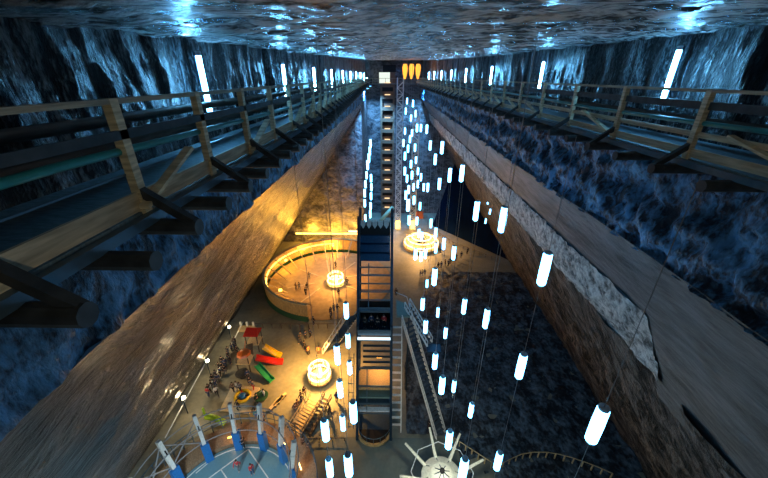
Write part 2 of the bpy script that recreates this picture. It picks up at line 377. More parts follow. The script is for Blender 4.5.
# ------------------------------------------------------------------ wall tubes
def tube_proto():
    T = thing('wall_tube_light', 'x', 'light')
    MB().tube([(0, 0, -.62), (0, 0, .62)], .055, 10).build('tube', M['tube'], T, smooth=True)
    for z in (-.66, .66): MB().tube([(0, 0, z-.05), (0, 0, z+.05)], .065, 10).build('end_cap', M['chrome'], T)
    MB().box((-.10, -.05, -.7), (-.06, .05, .7)).build('backplate', M['steel'], T)
    return T
tp = tube_proto(); used = False
ords = ['nearest', 'second', 'third', 'fourth', 'fifth', 'sixth', 'seventh', 'eighth', 'ninth', 'tenth', 'eleventh', 'twelfth', 'thirteenth']
for side, X, ys in (('left', -4.50, [8.9, 15.8, 22.1, 28.8, 35.6, 42.5, 49.5, 57, 65]), ('right', 7.68, [10.35, 19.1, 28.5, 38, 47, 56, 65, 74])):
    for i, y in enumerate(ys):
        o = tp if not used else copy_tree(tp); used = True
        zc = (-.19 if side == 'left' else .0)+.002*y
        o.location = rel(X, y, zc); o.rotation_euler = (0, 0, 0 if side == 'left' else math.pi)
        o['label'] = ('%s upright glowing tube light on the %s upper wall, counted from the camera' % (ords[i], side)); o['group'] = 'tube lights on the %s wall' % side
o = copy_tree(tp); o.location = rel(-5.6, 83, -.3); o.rotation_euler = (0, math.pi/2, 0); o['label'] = 'small level glowing tube light at the far end of the left walkway'; o['group'] = 'tube lights on the end wall'

# ------------------------------------------------------------------ hanging tube lamps on long cables
def lamp_proto(seg_):
    T = thing('hanging_lamp', 'x', 'lamp')
    MB().lathe([(.11, -.66), (.155, -.6), (.165, 0), (.155, .6), (.13, .64)], n=seg_).build('diffuser', M['lamp'], T, smooth=True)
    mb = MB(); mb.tube([(0, 0, .64), (0, 0, .70)], .14, seg_)
    mb.bar((-.12, 0, .70), (.12, 0, .70), .02); mb.bar((0, -.12, .70), (0, .12, .70), .02); mb.tube([(0, 0, .70), (0, 0, .80)], .02, 6)
    mb.build('top_cap', M['chrome'], T)
    MB().tube([(0, 0, -.72), (0, 0, -.66)], .10, seg_).build('bottom_cap', M['chrome'], T)
    return T
lp = lamp_proto(14); lp_used = False
def place_lamp(p, label, group):
    global lp_used
    o = lp if not lp_used else copy_tree(lp); lp_used = True
    o.location = p; o['label'] = label; o['group'] = group; return o
strings = [  # (row X, which cable, [pixels])
 (5.6, 'right', 'nearest', [(597,425)]),
 (5.6, 'right', 'second', [(544,268.5),(521,366),(498.5,462)]),
 (5.6, 'right', 'third', [(502,218.5),(486.5,318.4),(471.7,412)]),
 (5.6, 'right', 'fourth', [(475.6,209.7),(464,305.6),(454.6,389)]),
 (5.6, 'right', 'fifth', [(461,172),(453.8,253),(446,335)]),
 (5.6, 'right', 'sixth', [(449,173.5),(444,243.7),(438.6,315)]),
 (5.6, 'right', 'seventh', [(442.4,148),(440,185),(435,230)]),
 (5.6, 'right', 'eighth', [(434.6,158),(431,223),(427.5,286)]),
 (5.6, 'right', 'ninth', [(430,145),(428,188)]),
 (5.6, 'right', 'tenth', [(426.5,128.6),(424,188)]),
 (3.1, 'inner right', 'nearest', [(463.4,469)]),
 (3.1, 'inner right', 'second', [(449,439.6)]),
 (3.1, 'inner right', 'third', [(442,385)]),
 (3.1, 'inner right', 'fourth', [(435,361)]),
 (3.1, 'inner right', 'fifth', [(434.5,276.7)]),
 (3.1, 'inner right', 'sixth', [(425.6,326.5)]),
 (3.1, 'inner right', 'seventh', [(422.6,304)]),
 (-2.75, 'left', 'nearest', [(325,431),(329.7,466.7)]),
 (-2.75, 'left', 'second', [(337,357),(340,390),(343.5,418.6)]),
 (-2.95, 'left', 'third', [(345.7,313),(348,340.5),(350,365)]),
 (-1.55, 'inner left', 'nearest', [(348.5,465)]),
 (-1.55, 'inner left', 'second', [(353.4,412)]),
]
hg = 'tube lamps hanging on long cables over the trench'
for X, row, nth, pix in strings:
    P = [atX(x, y, X) for x, y in pix]; Y = sum(p.y for p in P)/len(P)
    names = {1: [''], 2: ['upper', 'lower'], 3: ['topmost', 'middle', 'lowest']}[len(P)]
    for p, nm in zip(P, names):
        z = p.z
        place_lamp((X, Y, z), (('%s lamp on the %s cable from the camera in the %s row' % (nm or 'single', nth, row)).replace('lamp', 'glowing tube lamp')), hg)
    top = rel(0, Y, -1.62).z if abs(X) > 5 or X < -2.5 else rel(0, Y, ceil_z(X, Y)).z
    zb = min(p.z for p in P)-(6 if len(P) < 3 else 1.5)
    if row == 'inner right' or row == 'inner left': zb = P[-1].z-1
    mb = MB(); mb.tube([(0, 0, top), (0, 0, max(.1, zb))], .010, 5)
    o = mb.build('suspension_cable', M['cable']); o.location = (X, Y, 0)
    tag(o, 'thin lamp cable of the %s row, %s from the camera' % (row, nth), 'cable', 'lamp cables')
# the far cluster beside the lattice masts and the far string left of the shaft
far = [(407,101,3.9),(413,103.5,4.6),(405.8,111,3.3),(411,118,4.2),(415.6,113.6,5.2),(417,128,4.6),(421,128,5.5),(405,131,3),(410,139,3.6),
 (415,147.6,4.4),(408,148.5,3.1),(405,156,2.5),(411,164,3.6),(404.8,171,2.4),(407,178.6,2.9),(421,177,5.3),(408.6,189.5,2.9),(405.8,195,2.4),
 (413.6,187,4),(418,184,4.8),(420,206,4.9),(408,205,1.9),(409,220,2.6),(417,221,4.2),(419,233,4.2),(421.7,236,4.6),(415.6,254,2.8),(421,256,3.7),(425.4,253.6,4.4),
 (436,248,5.6),(412,133,4.1),(416,160,4.9),(418,171,5),(412,175,3.5),(403.5,143,2.5),(414,200,3.6)]
def cord(o):
    p = o.location; L_ = H+ceil_z(p.x, p.y)-p.z
    MB().tube([(0, 0, .8), (0, 0, L_)], .008, 4).build('cord', M['cable'], o)
for x, y, X in far:
    cord(place_lamp(atX(x, y, X), 'small glowing tube lamp in the far cluster around the two lattice masts', 'far tube lamps by the lattice masts'))
leftfar = [(370.5,143.4),(369.7,151),(368.8,158),(367.6,165),(366.6,175),(371,178),(365.4,184),(371.4,187),(364.6,193),(371,196),(364.8,203),(370.6,206),(370.2,214),(365.4,218),(369.5,225)]
for i, (x, y) in enumerate(leftfar):
    cord(place_lamp(atX(x, y, -3.0 if x > 367 or y < 170 else -3.9), 'tiny glowing tube lamp in the dense upright column left of the brown shaft', 'far tube lamps left of the shaft'))
for i, (x, y) in enumerate([(488,201.5),(490,211.6),(485.7,221),(494.4,203.5)]):
    q_ = place_lamp(atX(x, y, 15.2), ['upper left', 'middle', 'lowest', 'upper right'][i]+' of four tiny lamps before the dark recess wall', 'tiny lamps before the recess'); q_.scale = (.65, .65, .65)

# ------------------------------------------------------------------ far lift shaft and lattice masts
S = thing('lift_shaft', 'tall brown concrete stair shaft with a lit landing on every level', 'shaft', (0, 88, 0))
L0, R0 = atY(380.5, 130, 88).x, atY(394.3, 130, 88).x
MB().box((L0, 88.6, 0), (R0, 91.5, H-1.45)).build('shaft_core', M['concrete'], S).location = (0, -88, 0)
for sx in (L0+.22, R0-.22): MB().box((sx-.22, 0, 0), (sx+.22, .7, H-1.45)).build('pilaster', M['concrete'], S)
for k in range(13):
    z = H-1.5-2.62*k
    sl = MB().box((L0+.35, -.3, z-.75), (R0-.35, .6, z)); sl.build('landing', M['concrete'], S)
    MB().box((L0+1.05, .0, z+.10), (R0-1.05, .3, z+.28)).build('landing_lamp', M['landing'], S)
    if k: MB().box((L0+.4, .45, z+.9), (R0-.4, .58, z+1.8)).build('opening', M['black'], S)
HB = thing('shaft_head_house', 'small pale lit head house with dark opening above the brown shaft', 'head house', (0, 88.7, H-1.4))
MB().box((L0-.3, 0, 0), (R0-1.2, 1.2, 2.3)).build('lit_wall', M['palewin'], HB)
MB().box((L0+.6, -.1, 2.35), (R0+.2, 1.4, 3.9)).build('dark_housing', M['black'], HB)
MB().box((R0-1.15, -.1, 0), (R0+.1, 1.2, 2.3)).build('side_door', M['concrete'], HB)
for n_, (xa, xb) in (('left', (396.3, 402)), ('right', (412.5, 418.5))):
    G = thing('lattice_mast', '%s of two white lattice masts of the panoramic lift beside the brown shaft' % n_, 'mast', (0, 80, 0), group='lattice lift masts')
    xa = atY(xa, 150, 80).x; xb = atY(xb, 150, 80).x; wz = xb-xa; top = H-.2 if n_ == 'left' else H-7
    for X_ in (xa, xb):
        for Y_ in (0, wz): MB().bar((X_, Y_, 0), (X_, Y_, top), .14).build('chord', M['pale_steel'], G)
    mb = MB(); z = 0; k = 0
    while z < top-1.2:
        a_, b_ = (xa, xb) if k % 2 else (xb, xa)
        for Y_ in (0, wz):
            mb.bar((a_, Y_, z), (b_, Y_, z+1.25), .16, .10, (0, 1, 0))
            mb.bar((xa, Y_, z), (xb, Y_, z), .08)
        for X_ in (xa, xb): mb.bar((X_, 0 if k % 2 else wz, z), (X_, wz if k % 2 else 0, z+1.25), .09)
        z += 1.25; k += 1
    mb.build('lacing', M['white'], G)
    for k in range(4):
        MB().box(((xa+xb)/2-.5, -.3, .4+k*.0), ((xa+xb)/2+.5, -.1, 2.6)).build('base_lamp', M['ledwarm'], G) if k == 0 else None
for k in range(3):
    p = atY(405+k*6.5, 71, 78); L_ = thing('hanging_torch_lamp', ['left', 'middle', 'right'][k]+' of three amber torch lamps under the far ceiling', 'lamp', p, group='amber torch lamps')
    MB().lathe([(.15, -1.5), (.42, -.6), (.55, .6), (.35, 1.3)], n=12).build('glowing_shade', M['torch'], L_, smooth=True)
    MB().tube([(0, 0, 1.3), (0, 0, ceil_z(p.x, 78)+H-p.z)], .06, 6).build('hanger', M['steel'], L_)
# amber light strip along the foot of the left end wall
o = MB().box((-22, 71.7, 2.4), (-6.3, 71.95, 2.75)).build('wall_strip_light', M['ledwarm']); tag(o, 'long amber strip light along the foot of the left end wall', 'light')
o = MB().box((-9.5, 71.6, 3.1), (-6.2, 71.9, 3.4)).build('wall_strip_light', M['warmlamp']); tag(o, 'short brighter strip light beside the corner of the end wall', 'light')

for k, x in enumerate((-18, -12.5, -8)):
    li = bpy.data.lights.new('strip_light_glow', 'POINT'); li.energy = 2800; li.color = (1, .45, .04); li.shadow_soft_size = .5
    lo = bpy.data.objects.new('strip_light_glow', li); sc.collection.objects.link(lo); lo.location = (x, 70.9, 3.2)
WL = thing('balcony_work_lamp', 'work lamp on the balcony rail behind the viewer', 'lamp', rel(1.4, -1.6, -.3))  # added unseen fill lamp to brighten the near posts
MB().lathe([(.05, -.08), (.12, -.02), (.12, .06), (.03, .10)], n=12).build('shade', M['steel'], WL); MB().bar((0, 0, -1.2), (0, 0, -.08), .04).build('stand', M['steel'], WL)
li = bpy.data.lights.new('work_light', 'POINT'); li.energy = 125; li.color = (1, .90, .62); li.shadow_soft_size = .1
lo = bpy.data.objects.new('work_light', li); sc.collection.objects.link(lo); lo.location = (0, .2, .0); lo.parent = WL
# ------------------------------------------------------------------ raked steel lift tower in the middle
M['greenplate'] = mat('grey_green_plate', (.16, .26, .24), .5)
TW = thing('steel_lift_tower', 'dark blue raked steel lift tower standing in the middle of the mine', 'tower', (0, 23.65, 0))
def tw(x, s, d=0): return Vector((x, s*st+d, s*ct))      # s runs up the raked front, d runs back from it
XL, XR = -3.35, .35; DB = 2.6; STOP = 24.6
for x in (XL, XR):
    for d in (0, DB): MB().bar(tw(x, 0, d), tw(x, STOP, d), .28, .28, (0, 1, 0)).build('leg', M['steel'], TW)
def beam(x0, x1, s, d, w_=.16, h_=.16, m='steel2', n='cross_member'): return MB().bar(tw(x0, s, d), tw(x1, s, d), w_, h_).build(n, M[m], TW)
def slab(s, m='steel', t=.16, n='platform', x0=XL, x1=XR, d0=0, d1=DB):
    a = tw(x0, s, d0); b = tw(x1, s, d1); return MB().box((a.x, a.y, a.z-t), (b.x, b.y, b.z)).build(n, M[m], TW)
for s in (14.5, 15.4, 16.3, 17.2, 18.1, 19.0): beam(XL, XR, s, 0, .12, .12)
for s in (15, 16.8, 18.6): beam(XL, XR, s, DB, .10, .10)
for x in (XL, XR):
    mb = MB(); k = 0
    for s in range(1, 24, 2): mb.bar(tw(x, s, 0), tw(x, s, DB), .10); mb.bar(tw(x, s, 0 if k % 2 else DB), tw(x, s+2, DB if k % 2 else 0), .07); k += 1
    mb.build('side_bracing', M['steel2'], TW)
MB().bar(tw(-2.2, 14.2, .1), tw(-2.2, 19.4, .1), .10).build('guide_rail', M['steel2'], TW)
# roof housing with striped blue panels and a scalloped valance
for i, s in enumerate((19.7, 20.7, 21.7, 22.6)):
    a = tw(XL+.2, s, -.05); b = tw(XR-.2, s+.8, -.05)
    MB().add([a, (b.x, a.y, a.z), b, (a.x, b.y, b.z), a+Vector((0, 1.5, 0)), Vector((b.x, a.y+1.5, a.z)), b+Vector((0, 1.5, 0)), Vector((a.x, b.y+1.5, b.z))],
             [(0,1,2,3),(7,6,5,4),(0,4,5,1),(1,5,6,2),(2,6,7,3),(3,7,4,0)]).build('roof_panel', M['cabin_glass'] if i != 3 else M['black'], TW)
mb = MB(); n_ = 5
for k in range(n_):
    x0 = XL+.25+k*(XR-XL-.5)/n_; x1 = x0+(XR-XL-.5)/n_-.1; a = tw(0, 23.6, -.1); b = tw(0, 24.1, -.1); xm = (x0+x1)/2
    mb.add([(x0, a.y, a.z+.1), (xm, a.y-.1, a.z-.3), (x1, a.y, a.z+.1), (x1, b.y, b.z), (x0, b.y, b.z), (x0, b.y+.3, b.z), (x1, b.y+.3, b.z)], [(0,1,2,3,4), (4,3,6,5)])
mb.build('valance', M['white'], TW)
# lift cabin
a = tw(XL+.1, 11.6); C0 = a
MB().box((XL, C0.y-.1, C0.z), (XR, C0.y+DB, C0.z+.15)).build('cabin_floor', M['steel'], TW)
MB().box((XL, C0.y+DB-.1, C0.z), (XR, C0.y+DB, C0.z+2.6)).build('cabin_back', M['black'], TW)
for x in (XL, XR-.1): MB().box((x, C0.y-.1, C0.z), (x+.1, C0.y+DB, C0.z+1.1)).build('cabin_side', M['steel2'], TW)
MB().box((XL, C0.y-.15, C0.z), (XR, C0.y-.05, C0.z+.75)).build('cabin_front', M['steel2'], TW)
slab(14.2, 'steel2', .25, 'cabin_header', d1=.5)
MB().box((XL, C0.y-.5, C0.z-.35), (XR-.1, C0.y-.3, C0.z-.12)).build('sill_light', glow('sill_strip_glow', (.7, .9, 1), 1.6), TW)
for s in (7.9, 8.5, 9.1, 9.7, 10.3): beam(XL+.6, XR, s, .1, .10, .25, 'steel')
slab(5.7, 'palisade', .3); slab(4.7, 'greenplate', .2, d1=1.6); slab(3.2, 'pale_steel', .2, d1=.5); slab(3.6, 'steel2', .15, d0=.4); beam(XL, XR, 2.9, 0, .08, .08)
for s in (7.9, 5.9, 4.0, 11.0): beam(XL, XR, s, 0, .14, .2)
MB().bar(tw(-2.3, 3, .1), tw(-2.3, 8, .1), .10).build('guide_rail', M['steel2'], TW)
# slender side frame on the left
for x in (-4.3, -3.75):
    MB().bar(tw(x, 1.2), tw(x, 9.5), .07).build('side_frame_rail', M['steel2'], TW)
mb = MB()
for k in range(9): mb.bar(tw(-4.3, 1.4+k*.95), tw(-3.75, 1.4+k*.95), .05)
mb.build('side_frame_rungs', M['steel2'], TW)
# round pit at its foot
PT = thing('lift_pit', 'rounded sunken pit with a tan rim at the foot of the steel tower', 'pit', (-1.5, 24.8, 0))
MB().lathe([(1.75, .07), (1.75, .35), (2.0, .35), (2.0, .07)], n=24, a0=math.pi, a1=2*math.pi).build('rim', M['palisade'], PT)
MB().lathe([(.01, .08), (1.74, .08)], n=24, a0=math.pi, a1=2*math.pi).build('pit_opening', M['black'], PT)
MB().box((-1.74, 0, .02), (1.74, 3.6, .085)).build('well_cover', M['tread'], PT)  # dark sheet standing in for the shaded inside of the pit
for x in (-1.87, 1.87): MB().box((x-.12, 0, .07), (x+.12, 3.6, .35)).build('rim', M['steel2'], PT)
MB().tube([(1.87*math.cos(t), 1.87*math.sin(t), 1.2) for t in lin(math.pi, 2*math.pi, 16)], .04, 6).build('guard_rail', M['steel2'], PT)
mb = MB()
for t in lin(math.pi, 2*math.pi, 8): mb.bar((1.87*math.cos(t), 1.87*math.sin(t), .3), (1.87*math.cos(t), 1.87*math.sin(t), 1.2), .05)
mb.build('guard_posts', M['steel2'], PT)
li = bpy.data.lights.new('tower_lamp_light', 'POINT'); li.energy = 380; li.color = (1, .5, .15); li.shadow_soft_size = .2
lo = bpy.data.objects.new('tower_lamp_light', li); sc.collection.objects.link(lo); lo.parent = TW; lo.location = tw(-1, 7.6, 1.6)
MB().tube([tw(-1.3, 7.9, 1.6), tw(-.7, 7.9, 1.6)], .08, 8).build('amber_lamp', M['ledwarm'], TW)
# stairs
def stair(name, label, a, b, width, n, m_rail='pale_steel', rail_h=.9, cat='stairs', treads='tread', r=.045, two=True):
    a = Vector(a); b = Vector(b); T = thing(name, label, cat, a); d = b-a; hd = Vector((d.x, d.y, 0)).normalized(); sd = Vector((-hd.y, hd.x, 0))*width/2
    for s in (-1, 1):
        MB().bar(sd*s, d+sd*s, .07, .22, (0, 0, 1)).build('stringer', M[m_rail], T)
        mb = MB(); mb.bar(sd*s+Vector((0, 0, rail_h)), d+sd*s+Vector((0, 0, rail_h)), r*2)
        k = 0
        while k <= n:
            p = d*(k/n)+sd*s; mb.bar(p, p+Vector((0, 0, rail_h)), r*1.4); k += max(1, n//6)
        mb.build('handrail', M[m_rail], T)
    for k in range(1, n):
        p = d*(k/n); MB().bar(p-sd, p+sd, .26, .06).build('tread', M[treads], T)
    return T
stair('ladder_stair', 'tall ladder-like steel stair standing straight beside the right of the tower', (.95, 24.6, 0), (.95, 29.5, 11.9), 1.1, 15, m_rail='white', rail_h=.3, treads='white', r=.06)
stair('steel_stairs', 'long slanting steel staircase running down to the right of the tower', (5.9, 24.2, 0), (2.0, 29.4, 12.2), 1.3, 26, rail_h=.7, m_rail='white')
stair('steel_stairs', 'short upper steel stair leading right to a small dark landing', (4.6, 28.4, 9.4), (2.1, 30.6, 13.0), .9, 10, rail_h=.7)
stair('steel_stairs', 'wide purple grey steel stair running down to the left of the tower', (-8.6, 37.0, 0), (-4.0, 31.5, 11.0), 2.2, 16, rail_h=.9)
LD = thing('stair_landing', 'small dark landing at the end of the short upper stair', 'landing', (5.0, 28.1, 9.2))
MB().box((-.8, -.6, -.15), (.8, .6, 0)).build('plate', M['steel'], LD); MB().bar((.5, 0, -9.2), (.5, 0, -.1), .14).build('support_post', M['steel'], LD)
LP = thing('stair_platform', 'grey green steel platform at the top of the right hand stairs', 'platform', (1.5, 30.2, 12.3))
MB().prism([(-.6, -.7), (.9, -.7), (.6, 1.6), (-.6, 2.4)], -.15, 0).build('plate', mat('grey_green_plate', (.16, .26, .24), .5), LP)
MB().bar((.8, 0, -12.3), (.8, 0, -.1), .18).build('support_post', M['steel'], LP)
for a_, b_ in (((-.6, 2.4, 0), (.6, 1.6, 0)), ((.9, -.7, 0), (.6, 1.6, 0))):
    MB().bar(Vector(a_)+Vector((0, 0, 1)), Vector(b_)+Vector((0, 0, 1)), .06).build('handrail', M['pale_steel'], LP)

# ------------------------------------------------------------------ glowing lantern pavilions
def torus(mb, R, r, z, n=24, k=8): mb.tube([(R*math.cos(t*2*math.pi/n), R*math.sin(t*2*math.pi/n), z) for t in range(n)], r, k, closed=True)
def lantern(loc, R, label, legs=8, power=1500):
    T = thing('lantern_pavilion', label, 'pavilion', loc, group='glowing lantern pavilions')
    MB().lathe([(R*1.15, 0), (R*1.15, .25), (R*.2, .3)], n=24).build('base', M['beam_wood'], T)
    for z, rr in ((.9, R*1.0), (1.9, R*.92)):
        mb = MB(); torus(mb, rr, .16, z); mb.build('light_ring', M['warmlamp'], T, smooth=True)
    MB().lathe([(R*.25, .3), (R*.3, 1.0), (R*.22, 1.9)], n=12).build('glowing_core', M['warmlamp'], T)
    for k in range(legs):
        t = 2*math.pi*k/legs; c_, s_ = math.cos(t), math.sin(t)
        MB().tube([(R*1.05*c_, R*1.05*s_, .2), (R*1.02*c_, R*1.02*s_, 1.6), (R*.55*c_, R*.55*s_, 2.6)], .07, 6).build('rib', M['beam_wood'], T)
    mb = MB(); torus(mb, R*.5, .08, 2.62, 16, 6); mb.build('crown_ring', M['beam_wood'], T)
    li = bpy.data.lights.new('lantern_light', 'SPOT'); li.energy = power; li.color = WARM; li.shadow_soft_size = .5; li.spot_size = math.radians(160); li.spot_blend = .6
    lo = bpy.data.objects.new('lantern_light', li); sc.collection.objects.link(lo); lo.location = (0, 0, 4.6); lo.parent = T
    return T
lantern(fl(336, 284), 1.5, 'round glowing lantern pavilion inside the timber ring arena', power=5000)
lantern(fl(320, 378), 1.35, 'octagonal glowing lantern pavilion at the top of the ladder ramp', power=10500)
# carousel-like ring far right
p = fl(421, 246); CR = thing('light_carousel', 'wide glowing ring carousel near the far end wall right of the tower', 'carousel', p)
MB().lathe([(4.2, 0), (4.2, .5), (.5, .55)], n=32).build('base', M['beam_wood'], CR)
for R_, z in ((3.9, 1.2), (3.1, 1.9), (2.2, 2.4)):
    mb = MB(); torus(mb, R_, .17, z, 32); mb.build('light_ring', M['warmlamp'], CR, smooth=True)
MB().lathe([(.9, .5), (1.0, 2.7), (.4, 3.0)], n=16).build('hub', M['darkwood'], CR)
for k in range(12):
    t = k*math.pi/6; MB().tube([(4.05*math.cos(t), 4.05*math.sin(t), .4), (3.9*math.cos(t), 3.9*math.sin(t), 2.0), (1.0*math.cos(t), 1.0*math.sin(t), 2.7)], .09, 6).build('rib', M['beam_wood'], CR)
li = bpy.data.lights.new('carousel_light', 'SPOT'); li.energy = 11000; li.color = (1, .5, .16); li.shadow_soft_size = 1; li.spot_size = math.radians(164); li.spot_blend = .5
lo = bpy.data.objects.new('carousel_light', li); sc.collection.objects.link(lo); lo.location = (0, 0, 6); lo.parent = CR
# white star canopy in front
p = fl(439, 497); ST = thing('star_canopy', 'white round canopy with dark ribs and long white star arms', 'canopy', p)
MB().lathe([(.02, 4.1), (.95, 3.8), (1.85, 3.25), (1.8, 3.15)], n=24).build('canvas_roof', M['canopy'], ST)
for k in range(8):
    t = 2*math.pi*(k+.25)/8; c_, s_ = math.cos(t), math.sin(t)
    MB().bar((.1*c_, .1*s_, 4.14), (1.8*c_, 1.8*s_, 3.3), .07).build('rib', M['steel'], ST)
    MB().tube([(1.6*c_, 1.6*s_, 3.25), (3.9*c_, 3.9*s_, 4.6)], .17, 6, r2=.11).build('arm', M['canopy'], ST)
    MB().bar((1.6*c_, 1.6*s_, 3.1), (1.6*c_, 1.6*s_, 0), .12).build('post', M['white'], ST)
mb = MB(); torus(mb, 2.8, .04, 3.95, 8, 6); mb.build('tie_ring', M['pale_steel'], ST)
MB().lathe([(.22, 4.05), (.22, 4.3)], n=10).build('hub', M['black'], ST)
li = bpy.data.lights.new('canopy_light', 'POINT'); li.energy = 950; li.color = (.95, 1, .8); li.shadow_soft_size = .3
lo = bpy.data.objects.new('canopy_light', li); sc.collection.objects.link(lo); lo.location = (0, -1.5, 7.5); lo.parent = ST

# ------------------------------------------------------------------ timber ring arena
AC = Vector((-11.3, 55.4, 0)); AR = 12.1
A = thing('timber_ring_arena', 'large round timber arena with slatted wall lit amber on the left', 'arena', AC)
a0, a1 = math.radians(50), math.radians(262)
MB().lathe([(AR-9.5, .06), (AR-.3, .06), (AR-.3, .12), (AR-9.5, .12)], n=64).build('arena_floor', wood('warm_arena_planks', (.44, .29, .13), .7, (.6, .6, .6)), A)
mb = MB(); nsl = 96
for k in range(nsl):
    t = lerp(a0, a1, (k+.5)/nsl); c_, s_ = math.cos(t), math.sin(t); dx, dy = -s_*.20, c_*.20
    i_, o_ = AR-.08, AR+.06
    vs = [(i_*c_-dx, i_*s_-dy, .7), (i_*c_+dx, i_*s_+dy, .7), (o_*c_+dx, o_*s_+dy, .7), (o_*c_-dx, o_*s_-dy, .7)]; vs += [(x, y, 3.2) for x, y, z in vs]
    mb.add(vs, [(3,2,1,0),(4,5,6,7),(0,1,5,4),(1,2,6,5),(2,3,7,6),(3,0,4,7)])
mb.build('slatted_wall', M['palisade'], A)
MB().lathe([(AR-.2, 3.15), (AR+.2, 3.15), (AR+.2, 3.35), (AR-.2, 3.35)], n=64, a0=a0, a1=a1).build('cap_rail', M['beam_wood'], A)
MB().lathe([(AR-.1, 0), (AR+.25, 0), (AR+.15, .9), (AR-.1, .9)], n=64, a0=a0, a1=a1).build('green_skirt', M['green'], A)
MB().lathe([(AR-.5, 2.3), (AR-.3, 2.3), (AR-.3, 2.42), (AR-.5, 2.42)], n=64, a0=math.radians(95), a1=a1-.1).build('rim_light', M['ledwarm'], A)
for k in range(13):
    t = lerp(math.radians(75), math.radians(258), k/12); c_, s_ = math.cos(t), math.sin(t)
    MB().tube([((AR-.3)*c_, (AR-.3)*s_, 3.2), ((AR-1.7)*c_, (AR-1.7)*s_, 2.2), ((AR-3.6)*c_, (AR-3.6)*s_, .3)], .12, 6).build('radial_rib', M['beam_wood'], A)
for ang in (20, 60, 105, 150, 200, 240, 285, 330):
    t = math.radians(ang); MB().bar((3.2*math.cos(t), 3.2*math.sin(t), .16), (8.2*math.cos(t), 8.2*math.sin(t), .16), .28, .1).build('floor_beam', M['beam_wood'], A)
for k, (x, y, e) in enumerate(((-9.5, 3.5, 1200), (-7, 8.5, 1500), (-7.5, -7, 700), (-1, 10.2, 2200))):
    li = bpy.data.lights.new('arena_light', 'POINT' if k in (1, 3) else 'SPOT'); li.energy = e*(.95 if k in (1, 3) else 1.4)
    if k in (0, 2): li.spot_size = math.radians(165); li.spot_blend = .3
    li.shadow_soft_size = .5; li.color = (1, .48, .06); li.shadow_soft_size = .5
    lo = bpy.data.objects.new('arena_light', li); sc.collection.objects.link(lo); lo.location = (x, y, 2.6); lo.parent = A
    o = MB().lathe([(.05, -.25), (.3, -.1), (.3, .1), (.05, .25)], n=10).build('arena_lamp', M['ledwarm'], A, smooth=True); o.location = (x, y, 2.6)

# low railings
def railing(pts, label, m='palisade', h=.9, posts=None, close=False, group=None, z0=0):
    T = thing('low_railing', label, 'railing', pts[0], group=group); o = Vector(pts[0]); P = [Vector(p)-o for p in pts]
    mb = MB(); mb.tube([p+Vector((0, 0, h)) for p in P], .05, 6); mb.build('top_rail', M[m], T)
    L_ = [0]
    for a, b in zip(P, P[1:]): L_.append(L_[-1]+(b-a).length)
    n = posts or int(L_[-1]/1.4)
    for k in range(n+1):
        d = L_[-1]*k/n; i = max(j for j in range(len(L_)) if L_[j] <= d+1e-6); i = min(i, len(P)-2)
        p = P[i].lerp(P[i+1], (d-L_[i])/max(1e-6, L_[i+1]-L_[i])); MB().bar(p, p+Vector((0, 0, h)), .11).build('post', M[m], T)
    return T
railing([fl(254, 328), fl(300, 328.5), fl(346, 328)], 'long low timber railing below the timber ring arena', 'logs')
railing([fl(453, 443), fl(491, 468)], 'short straight row of pale posts right of the star canopy', 'beam_wood', posts=6)
railing([fl(x, y) for x, y in ((502,468),(510,464),(520,459.5),(532,457.5),(545,457.5),(557,459.5),(570,463),(583,467.5),(597,473),(610,479))], 'curved row of pale posts around the dark pool at lower right', 'beam_wood', posts=13)
railing([fl(436, 234), fl(452, 245), fl(470, 252), fl(497, 262)], 'far railing along the foot of the dark recess wall', 'logs')
railing([fl(268, 441), fl(300, 441), fl(345, 441)], 'low railing edging the grey plaza left of the tower', 'logs', h=.5)

# ladder ramp
stair('ladder_ramp', 'pale timber ladder ramp running from the octagonal lantern towards the plaza', fl(292, 436), fl(316, 398, 1.1), 1.7, 13, m_rail='beam_wood', rail_h=.7, cat='ramp', treads='beam_wood')
stair('ladder_ramp', 'narrow brown timber ramp slanting up to the right of the octagonal lantern', fl(306, 436), fl(328, 396, 1.0), 1.0, 10, m_rail='logs', rail_h=.6, cat='ramp', treads='logs')

# ------------------------------------------------------------------ round sports arena, lower left
CC = Vector((-14.6, 16.6, 0))
SP = thing('sports_arena', 'round blue-floored sports arena with blue padded pillars at lower left', 'sports arena', CC)
MB().lathe([(.01, .10), (6.3, .10), (6.3, 0)], n=48).build('court_floor', M['court'], SP)
mb = MB()
ln = lambda x0, y0, x1, y1: mb.bar(fl(x0, y0)-CC+Vector((0, 0, .12)), fl(x1, y1)-CC+Vector((0, 0, .12)), .11, .03)
ln(248.5, 450, 205, 482); ln(248.5, 450, 272, 484); ln(221, 470, 229, 482); ln(196, 474, 208, 464)
mb.tube([(5.95*math.cos(t), 5.95*math.sin(t), .12) for t in lin(-.2, math.pi+.2, 30)], .06, 4)
mb.build('court_lines', M['line'], SP)
MB().lathe([(6.4, .0), (6.4, .5), (8.4, .9), (8.4, 0)], n=48, a0=-.4, a1=math.pi+.5).build('boarded_ring', M['amberboard'], SP)
for R_, z, r_ in ((6.1, 4.6, .06), (6.9, 5.4, .06), (6.0, 2.9, .05)):
    MB().tube([(R_*math.cos(t), R_*math.sin(t), z) for t in lin(-.4, math.pi+.5, 40)], r_, 6).build('hoop_rail', M['grey_tube'], SP)
for R_, z, r_ in ((8.3, 2.6, .05), (8.3, 1.7, .04)):
    MB().tube([(R_*math.cos(t), R_*math.sin(t), z) for t in lin(-.3, math.pi+.5, 40)], r_, 6).build('outer_rail', M['steel2'], SP)
mb = MB()
for t in lin(-.3, math.pi+.5, 34): mb.bar((8.3*math.cos(t), 8.3*math.sin(t), 0), (8.3*math.cos(t), 8.3*math.sin(t), 2.6), .07)
mb.build('outer_posts', M['steel2'], SP)
